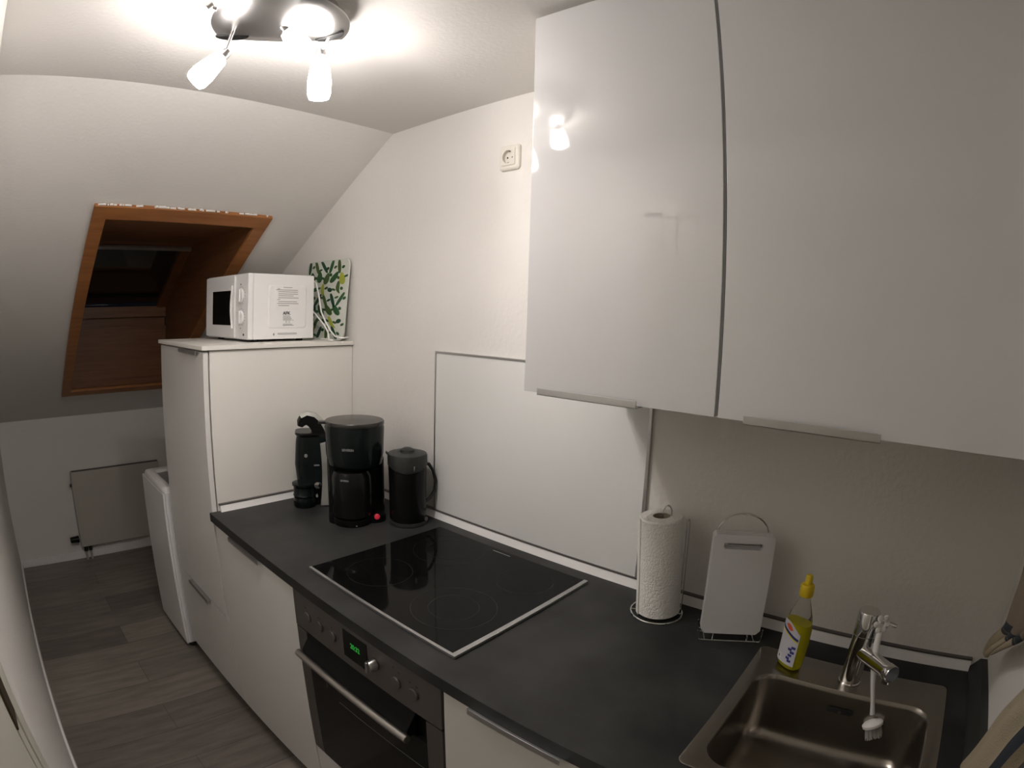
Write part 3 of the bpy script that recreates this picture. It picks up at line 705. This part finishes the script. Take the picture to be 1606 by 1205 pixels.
# ------------------------------------------------------------------ white boards in a wire rack
O = Vector((1.549, -.156, 0)); ex = Vector((.888, .459, 0)).normalized(); ey = Vector((-.459, .888, 0)).normalized()
th_ = math.radians(3)
def bT(off):
    ez = (Vector((0,0,1))*math.cos(th_) + ey*math.sin(th_)); eyy = (ey*math.cos(th_) - Vector((0,0,1))*math.sin(th_))
    o = O + ey*off + Vector((0, 0, .0185))
    return Matrix(((ex.x, eyy.x, ez.x, o.x), (ex.y, eyy.y, ez.y, o.y), (ex.z, eyy.z, ez.z, o.z), (0,0,0,1)))
def cboard(off, th, label, slot):
    b = MB(bT(off)).m('board')
    W_, H_ = .139, .240; c_ = .010
    outl = [(c_, 0), (W_-c_, 0), (W_, c_), (W_, H_-.006), (W_-.006, H_), (.006, H_), (0, H_-.006), (0, c_)]
    sx0, sx1, sz0, sz1 = .024, .112, .207, .222
    hol = [(sx0+.004, sz0), (sx1-.004, sz0), (sx1, sz0+.004), (sx1, sz1-.004), (sx1-.004, sz1), (sx0+.004, sz1), (sx0, sz1-.004), (sx0, sz0+.004)]
    b.rings([[(x, 0, z) for x, z in hol], [(x, 0, z) for x, z in outl], [(x, th, z) for x, z in outl], [(x, th, z) for x, z in hol], [(x, 0, z) for x, z in hol]], False, False)
    o = b.build('chopping_board', org=tuple(O+ey*(off)+Vector((0,0,.0185)))); return tag(o, label, 'chopping board')
cboard(.000, .0085, 'white plastic board with grip slot, front one in the wire rack', 1)
cboard(.0095, .0085, 'white plastic board in the wire rack, middle one behind the front board', 1)
cboard(.0190, .0085, 'white plastic board in the wire rack, rearmost and nearest the wall', 1)
rk = root('board_rack', tuple(O+ex*.07), 'chrome wire rack with arched handle, holding the white boards', 'rack')
L = lambda x, y, z: tuple(O + ex*x + ey*y + Vector((0, 0, z)))
b = B('chrome')
for y in (-.004, .034):
    b.tube([L(-.004, y, .034), L(-.004, y, .006), L(-.001, y, .0025), L(.006, y, .002), L(.134, y, .002), L(.141, y, .0025), L(.144, y, .006), L(.144, y, .034)], .0019, 8)
for x in (.012, .128): b.tube([L(x, -.004, .002), L(x, .034, .002)], .0017, 8)
for x in (.03, .11): b.tube([L(x, -.004, .0165), L(x, .034, .0165)], .0015, 8)
for x in (.03, .11):
    for y in (-.004, .034): b.tube([L(x, y, .002), L(x, y, .0165)], .0015, 8)
b.build('base_frame', rk)
b = B('chrome'); ar = [L(.010, .046, .003)] + [L(.012, .049, .240)] + [L(.071-.059*math.cos(PI*i/20), .051, .245+.050*math.sin(PI*i/20)) for i in range(21)] + [L(.130, .049, .240), L(.132, .046, .003)]
b.tube(ar, .002, 8); b.tube([L(.010, .046, .003), L(.010, .034, .003)], .0017, 8); b.tube([L(.132, .046, .003), L(.132, .034, .003)], .0017, 8); b.build('arched_handle', rk)
b = B('chrome'); b.tube([L(.027, .060, .2365), L(.027, .026, .2365), L(.027, .014, .233), L(.031, .011, .2375), L(.105, .011, .2375), L(.109, .014, .233), L(.109, .060, .2365)], .0018, 8)
b.build('cross_wire', rk)
b = None

# ------------------------------------------------------------------ washing-up liquid
T = frame((1.768, -.157, .0025), -.55, -.84)      # broad side looks to the left front
bt = root('washing_up_bottle', (1.768, -.157, .0025), 'clear bottle of yellow washing-up liquid on the sink rim', 'bottle')
def oval(rx_, ry_, z, n=36, e=.85): return [(rx_*math.copysign(abs(math.cos(2*PI*i/n))**e, math.cos(2*PI*i/n)), ry_*math.copysign(abs(math.sin(2*PI*i/n))**e, math.sin(2*PI*i/n)), z) for i in range(n)]
b = MB(T).m('bottle'); b.rings([oval(.026, .017, 0), oval(.030, .020, .004), oval(.033, .021, .03), oval(.0345, .0215, .07), oval(.034, .021, .10), oval(.027, .0185, .128), oval(.018, .014, .150), oval(.0115, .0115, .166), oval(.0115, .0115, .172)]); b.build('bottle_body', bt)
b = MB(T).m('liquid'); b.rings([oval(.0245, .0155, .0015), oval(.0285, .0185, .005), oval(.0315, .0195, .03), oval(.033, .020, .07), oval(.0325, .0195, .10), oval(.0300, .0185, .112)]); b.build('liquid', bt)
b = MB(T).m('capy'); b.lathe((0, 0, .172), [(.0145, 0), (.0155, .002), (.0155, .022), (.0135, .026), (.008, .028), (.0075, .044), (.006, .047)], 28); b.build('cap', bt)
def patch(x0, x1, z0, z1, d, mname, name, shape=None, nx=10, nz=8):
    b = MB(T).m(mname); g = []
    for j in range(nz+1):
        row = []; z = z0+(z1-z0)*j/nz
        for i in range(nx+1):
            u_ = i/nx; xa = x0+(x1-x0)*u_
            if shape: zz = shape(u_, j/nz, z0, z1)
            else: zz = z
            ry_ = .0212+d; k = min(abs(xa)/.0345, .98); y = -ry_*(1-k**2.35)**(1/2.35)*(1 if True else 1)
            row.append(b.v((xa, y, zz)))
        g.append(row)
    for j in range(nz):
        for i in range(nx): b.f([g[j][i], g[j][i+1], g[j+1][i+1], g[j+1][i]])
    return b.build(name, bt)
lbl = patch(-.030, .026, .014, .112, .0008, 'label', 'label', lambda u_, v_, a, c: a+(c-a-.020*u_+.010*math.sin(PI*u_))*v_)
patch(-.0285, .0245, .080, .084, .0011, 'labelyel', 'label_stripe', lambda u_, v_, a, c: .090-.018*u_+.0035*v_)
patch(-.0285, .0245, .080, .084, .0013, 'labelblue', 'label_band', lambda u_, v_, a, c: .0938-.018*u_+.006*v_)
patch(-.016, .008, .10, .108, .0012, 'labelred', 'label_emblem', lambda u_, v_, a, c: .105-.008*u_+(.0065*math.sin(PI*u_))*(v_-.5)*2, 10, 4)
for k_, (x_, z_) in enumerate(((.004, .028), (.008, .036), (.012, .044), (.005, .050), (.013, .056), (.009, .022))):
    patch(x_, x_+.010, z_, z_+.006, .0012, 'labelblue', 'label_block', None, 3, 2)
patch(-.024, -.010, .020, .034, .0011, 'trimw', 'label_square', None, 3, 2)
patch(-.020, -.014, .023, .030, .0013, 'printdk', 'label_mark', lambda u_, v_, a, c: a+(c-a)*v_*(1-abs(2*u_-1)), 4, 2)

# ------------------------------------------------------------------ sink, tap, brush
sk = root('sink', (1.915, -.33, -.16), 'stainless steel inset sink with one bowl in the worktop', 'sink')
b = B('sink'); N_ = 8
ox0, ox1, oy0, oy1 = 1.687, 2.147, -.557, -.102
bx0_, bx1_, by0_, by1_ = 1.716, 2.112, -.528, -.206
rg = [rrect(ox0, ox1, oy0, oy1, .016, .0003, N_), rrect(ox0, ox1, oy0, oy1, .016, .0018, N_), rrect(ox0+.002, ox1-.002, oy0+.002, oy1-.002, .015, .0026, N_),
      rrect(bx0_-.002, bx1_+.002, by0_-.002, by1_+.002, .052, .0024, N_), rrect(bx0_, bx1_, by0_, by1_, .050, .0005, N_), rrect(bx0_+.003, bx1_-.003, by0_+.003, by1_-.003, .05, -.008, N_),
      rrect(bx0_+.008, bx1_-.008, by0_+.008, by1_-.008, .050, -.125, N_), rrect(bx0_+.014, bx1_-.014, by0_+.014, by1_-.014, .050, -.143, N_),
      rrect(bx0_+.028, bx1_-.028, by0_+.028, by1_-.028, .045, -.153, N_), rrect(bx0_+.06, bx1_-.06, by0_+.06, by1_-.06, .04, -.1565, N_), rrect(1.89, 1.94, -.392, -.342, .0249, -.159, N_)]
b.rings(rg, False, True); b.build('basin', sk)
b = B('hole'); yb = by1_-.0095
b.rings([[(x, yb+.001, z) for x, z, _ in [(q[0], q[1], 0) for q in rrect(1.885, 1.945, -.047, -.035, .0055, 0, 5)]], [(x, yb-.0006, z) for x, z, _ in [(q[0], q[1], 0) for q in rrect(1.885, 1.945, -.047, -.035, .0055, 0, 5)]]])
b.build('overflow', sk)
b = B('chrome'); b.cyl((1.915, yb-.001, -.041), (1.915, yb-.004, -.041), .004, n=14); b.build('overflow_screw', sk)
b = B('chrome'); b.lathe((1.915, -.367, -.158), [(.040, 0), (.041, .002), (.036, .0025), (.012, .0005)], 32); b.build('drain', sk)

tp = root('tap', (1.911, -.160, .0026), 'chrome single-lever tap at the back edge of the sink', 'tap')
b = B('chrome'); b.lathe((1.911, -.160, .0027), [(.0255, 0), (.0255, .004), (.0235, .006), (.0235, .118)], 40); b.build('body', tp)
b = B('chrome'); b.lathe((1.911, -.160, .122), [(.022, 0), (.0238, .001), (.0238, .050), (.0225, .0525), (.0, .053)], 40, capb=False); b.build('head', tp)
sd = Vector((.078, -.092, .014)).normalized(); s0 = Vector((1.911, -.160, .083)) + sd*.010
b = B('chrome'); b.lathe(s0, [(.0165, 0), (.0165, .098), (.0175, .100), (.0175, .118), (.0165, .120)], 32, sd); e_ = s0+sd*.106
b.cyl(e_, e_+Vector((0, 0, -.024)), .010, n=24); b.build('spout', tp)
b = B('chrome'); b.cyl((1.930, -.164, .161), (1.976, -.171, .157), .0045, n=16, bev=.001); b.build('lever', tp)
b = B('silver'); b.lathe((1.911, -.160, .121), [(.0232, 0), (.0232, .001)], 40); b.build('joint_ring', tp)

br = root('dish_brush', (1.955, -.190, -.05), 'white dish brush with flower-shaped hanger, hung on the tap lever', 'brush')
F0 = Vector((1.9455, -.1700, .163))
b = B('whitep'); fn = Vector((.50, -.84, .2)).normalized(); fu = Vector((0, 0, 1)); fu = (fu-fn*fu.dot(fn)).normalized(); fw = fn.cross(fu)
F0 = Vector((1.9435, -.1775, .1585))
b.tube([F0 + fu*(math.cos(2*PI*i/20)*.0085) + fw*(math.sin(2*PI*i/20)*.0085) for i in range(20)], .0034, 8, True)
for i in range(6):
    a = 2*PI*i/6+.5; c_ = F0 + fu*(math.cos(a)*.0140) + fw*(math.sin(a)*.0140)
    b.lathe(c_-fn*.0045, [(.001, 0), (.0055, .0015), (.0070, .0045), (.0055, .0075), (.001, .009)], 14, fn)
b.build('flower_hanger', br)
H = [(1.943, -.182, .142), (1.944, -.188, .120), (1.950, -.195, .085), (1.964, -.203, .035), (1.980, -.211, -.010), (1.987, -.215, -.030)]
b = B('whitep'); b.tube(H, [.0060, .0075, .0078, .0052, .0046, .0055], 14); b.build('handle', br)
hc = Vector((1.995, -.222, -.046)); ha = Vector((.42, -.22, -.86)).normalized()
b = B('whitep'); b.lathe(hc-ha*.002, [(.006, -.006), (.020, -.001), (.0235, .003), (.0225, .009)], 28, ha); b.build('head', br)
b = B('bristle'); rr_ = random.Random(5); u_ = ha.orthogonal().normalized(); w_ = ha.cross(u_)
for i in range(90):
    q = math.sqrt(rr_.random())*.0185; a = rr_.uniform(0, 2*PI); o_ = u_*math.cos(a)*q + w_*math.sin(a)*q
    p0 = hc + o_ + ha*.006; p1 = hc + o_*1.12 + ha*(.032+rr_.uniform(-.002, .003)); b.cyl(p0, p1, .0009, .0011, 5)
bo = b.build('bristles', br); bo['kind'] = 'stuff'

# ------------------------------------------------------------------ towels on the end wall
def cloth(name, rows, mname, thick, label, org):
    """rows: list of polylines (left edge to right edge), lofted and smoothed"""
    bm = bmesh.new(); uvl = bm.loops.layers.uv.new('UVMap'); V = []
    for r in rows: V.append([bm.verts.new(p) for p in r])
    n, m_ = len(rows), len(rows[0])
    for j in range(n-1):
        for i in range(m_-1):
            f = bm.faces.new([V[j][i], V[j][i+1], V[j+1][i+1], V[j+1][i]])
            for lp, (a, c) in zip(f.loops, ((i, j), (i+1, j), (i+1, j+1), (i, j+1))): lp[uvl].uv = (a/(m_-1), c/(n-1))
            f.smooth = True
    o_ = Vector(org)
    for v in bm.verts: v.co -= o_
    me = bpy.data.meshes.new(name); bm.to_mesh(me); bm.free(); me.materials.append(M[mname])
    o = bpy.data.objects.new(name, me); COL.objects.link(o); o.location = o_+Vector((0, 0, HB))
    sd_ = o.modifiers.new('thickness', 'SOLIDIFY'); sd_.thickness = thick; sd_.offset = 0
    sb = o.modifiers.new('smooth', 'SUBSURF'); sb.levels = 2; sb.render_levels = 2
    return tag(o, label, 'towel')
def fold(x, i, a=.012, f=1.7): return x + a*math.sin(i*f)
# upper towel: a gathered corner with a round tip hanging from a hook above
rows = []
U = [((-.300, .46), (-.52, .47)), ((-.300, .40), (-.51, .42)), ((-.305, .340), (-.50, .365)), ((-.286, .300), (-.48, .335)), ((-.290, .270), (-.45, .308)), ((-.283, .250), (-.405, .280)), ((-.232, .212), (-.345, .242)), ((-.188, .178), (-.285, .203)), ((-.168, .152), (-.235, .166)), ((-.180, .140), (-.205, .147))]
for (a, b_) in U:
    r = []
    for i in range(9):
        t_ = i/8; y = a[0]+(b_[0]-a[0])*t_; z = a[1]+(b_[1]-a[1])*t_ - .010*math.sin(PI*t_)
        r.append((fold(2.190, i*1.1+a[1]*6, .004+.010*min(1, max(0, (a[1]-.16)/.15))), y, z))
    rows.append(r)
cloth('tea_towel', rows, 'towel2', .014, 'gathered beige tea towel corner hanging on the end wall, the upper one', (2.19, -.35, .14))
L_ = [((-.56, .300), (-.80, .34)), ((-.520, .246), (-.78, .30)), ((-.482, .200), (-.76, .25)), ((-.462, .140), (-.745, .19)), ((-.428, .066), (-.73, .12)), ((-.392, .012), (-.60, .030))]
rows = []
for (a, b_) in L_:
    r = []
    for i in range(11):
        t_ = i/10; y = a[0]+(b_[0]-a[0])*t_; z = a[1]+(b_[1]-a[1])*t_
        r.append((fold(2.190, i*1.15, .014), y, z))
    rows.append(r)
cloth('tea_towel', rows, 'towel', .010, 'beige tea towel with dark blue stripe hanging beside the sink, the lower one', (2.19, -.55, -.12))

# ------------------------------------------------------------------ world, camera, view
w = bpy.data.worlds.new('night'); SC.world = w; w.use_nodes = True
w.node_tree.nodes['Background'].inputs['Color'].default_value = (.004, .005, .008, 1)
w.node_tree.nodes['Background'].inputs['Strength'].default_value = .3

cd = bpy.data.cameras.new('camera'); cam = bpy.data.objects.new('camera', cd); COL.objects.link(cam); SC.camera = cam
R = [[0.7599563848830703, 0.6491266321677823, 0.03317994101703006], [0.1027942192111962, -0.06962570532575563, -0.9922628732622403], [-0.6417940803498743, 0.7574872121483777, -0.11963896463719575]]
r_, d_, f__ = Vector(R[0]), Vector(R[1]), Vector(R[2]); u_ = -d_; b_ = -f__
C = Vector((1.9219, -1.2817, .7016+HB))
cam.matrix_world = Matrix(((r_.x, u_.x, b_.x, C.x), (r_.y, u_.y, b_.y, C.y), (r_.z, u_.z, b_.z, C.z), (0,0,0,1)))
cd.type = 'PANO'; cd.sensor_fit = 'HORIZONTAL'; cd.sensor_width = 36; cd.sensor_height = 36*1205/1606
cd.clip_start = .01; cd.clip_end = 50
try: cy = cd; cy.panorama_type = 'FISHEYE_LENS_POLYNOMIAL'
except Exception: cy = cd.cycles; cy.panorama_type = 'FISHEYE_LENS_POLYNOMIAL'
cy.fisheye_fov = math.radians(178)
for i, k in enumerate((0.0008343524689338137, 0.04857844466102536, 0.0002999695067838981, -3.5873893733432815e-05, 1.2465557805776961e-06)):
    setattr(cy, 'fisheye_polynomial_k%d' % i, -k)

SC.view_settings.view_transform = 'Standard'; SC.view_settings.look = 'None'
SC.view_settings.gamma = 1; SC.view_settings.use_curve_mapping = False
SC.view_settings.exposure = 0.20
SC.cycles.use_denoising = True
SC.cycles.max_bounces = 10; SC.cycles.diffuse_bounces = 6
for o in SC.objects:
    if '_org' in o: del o['_org']
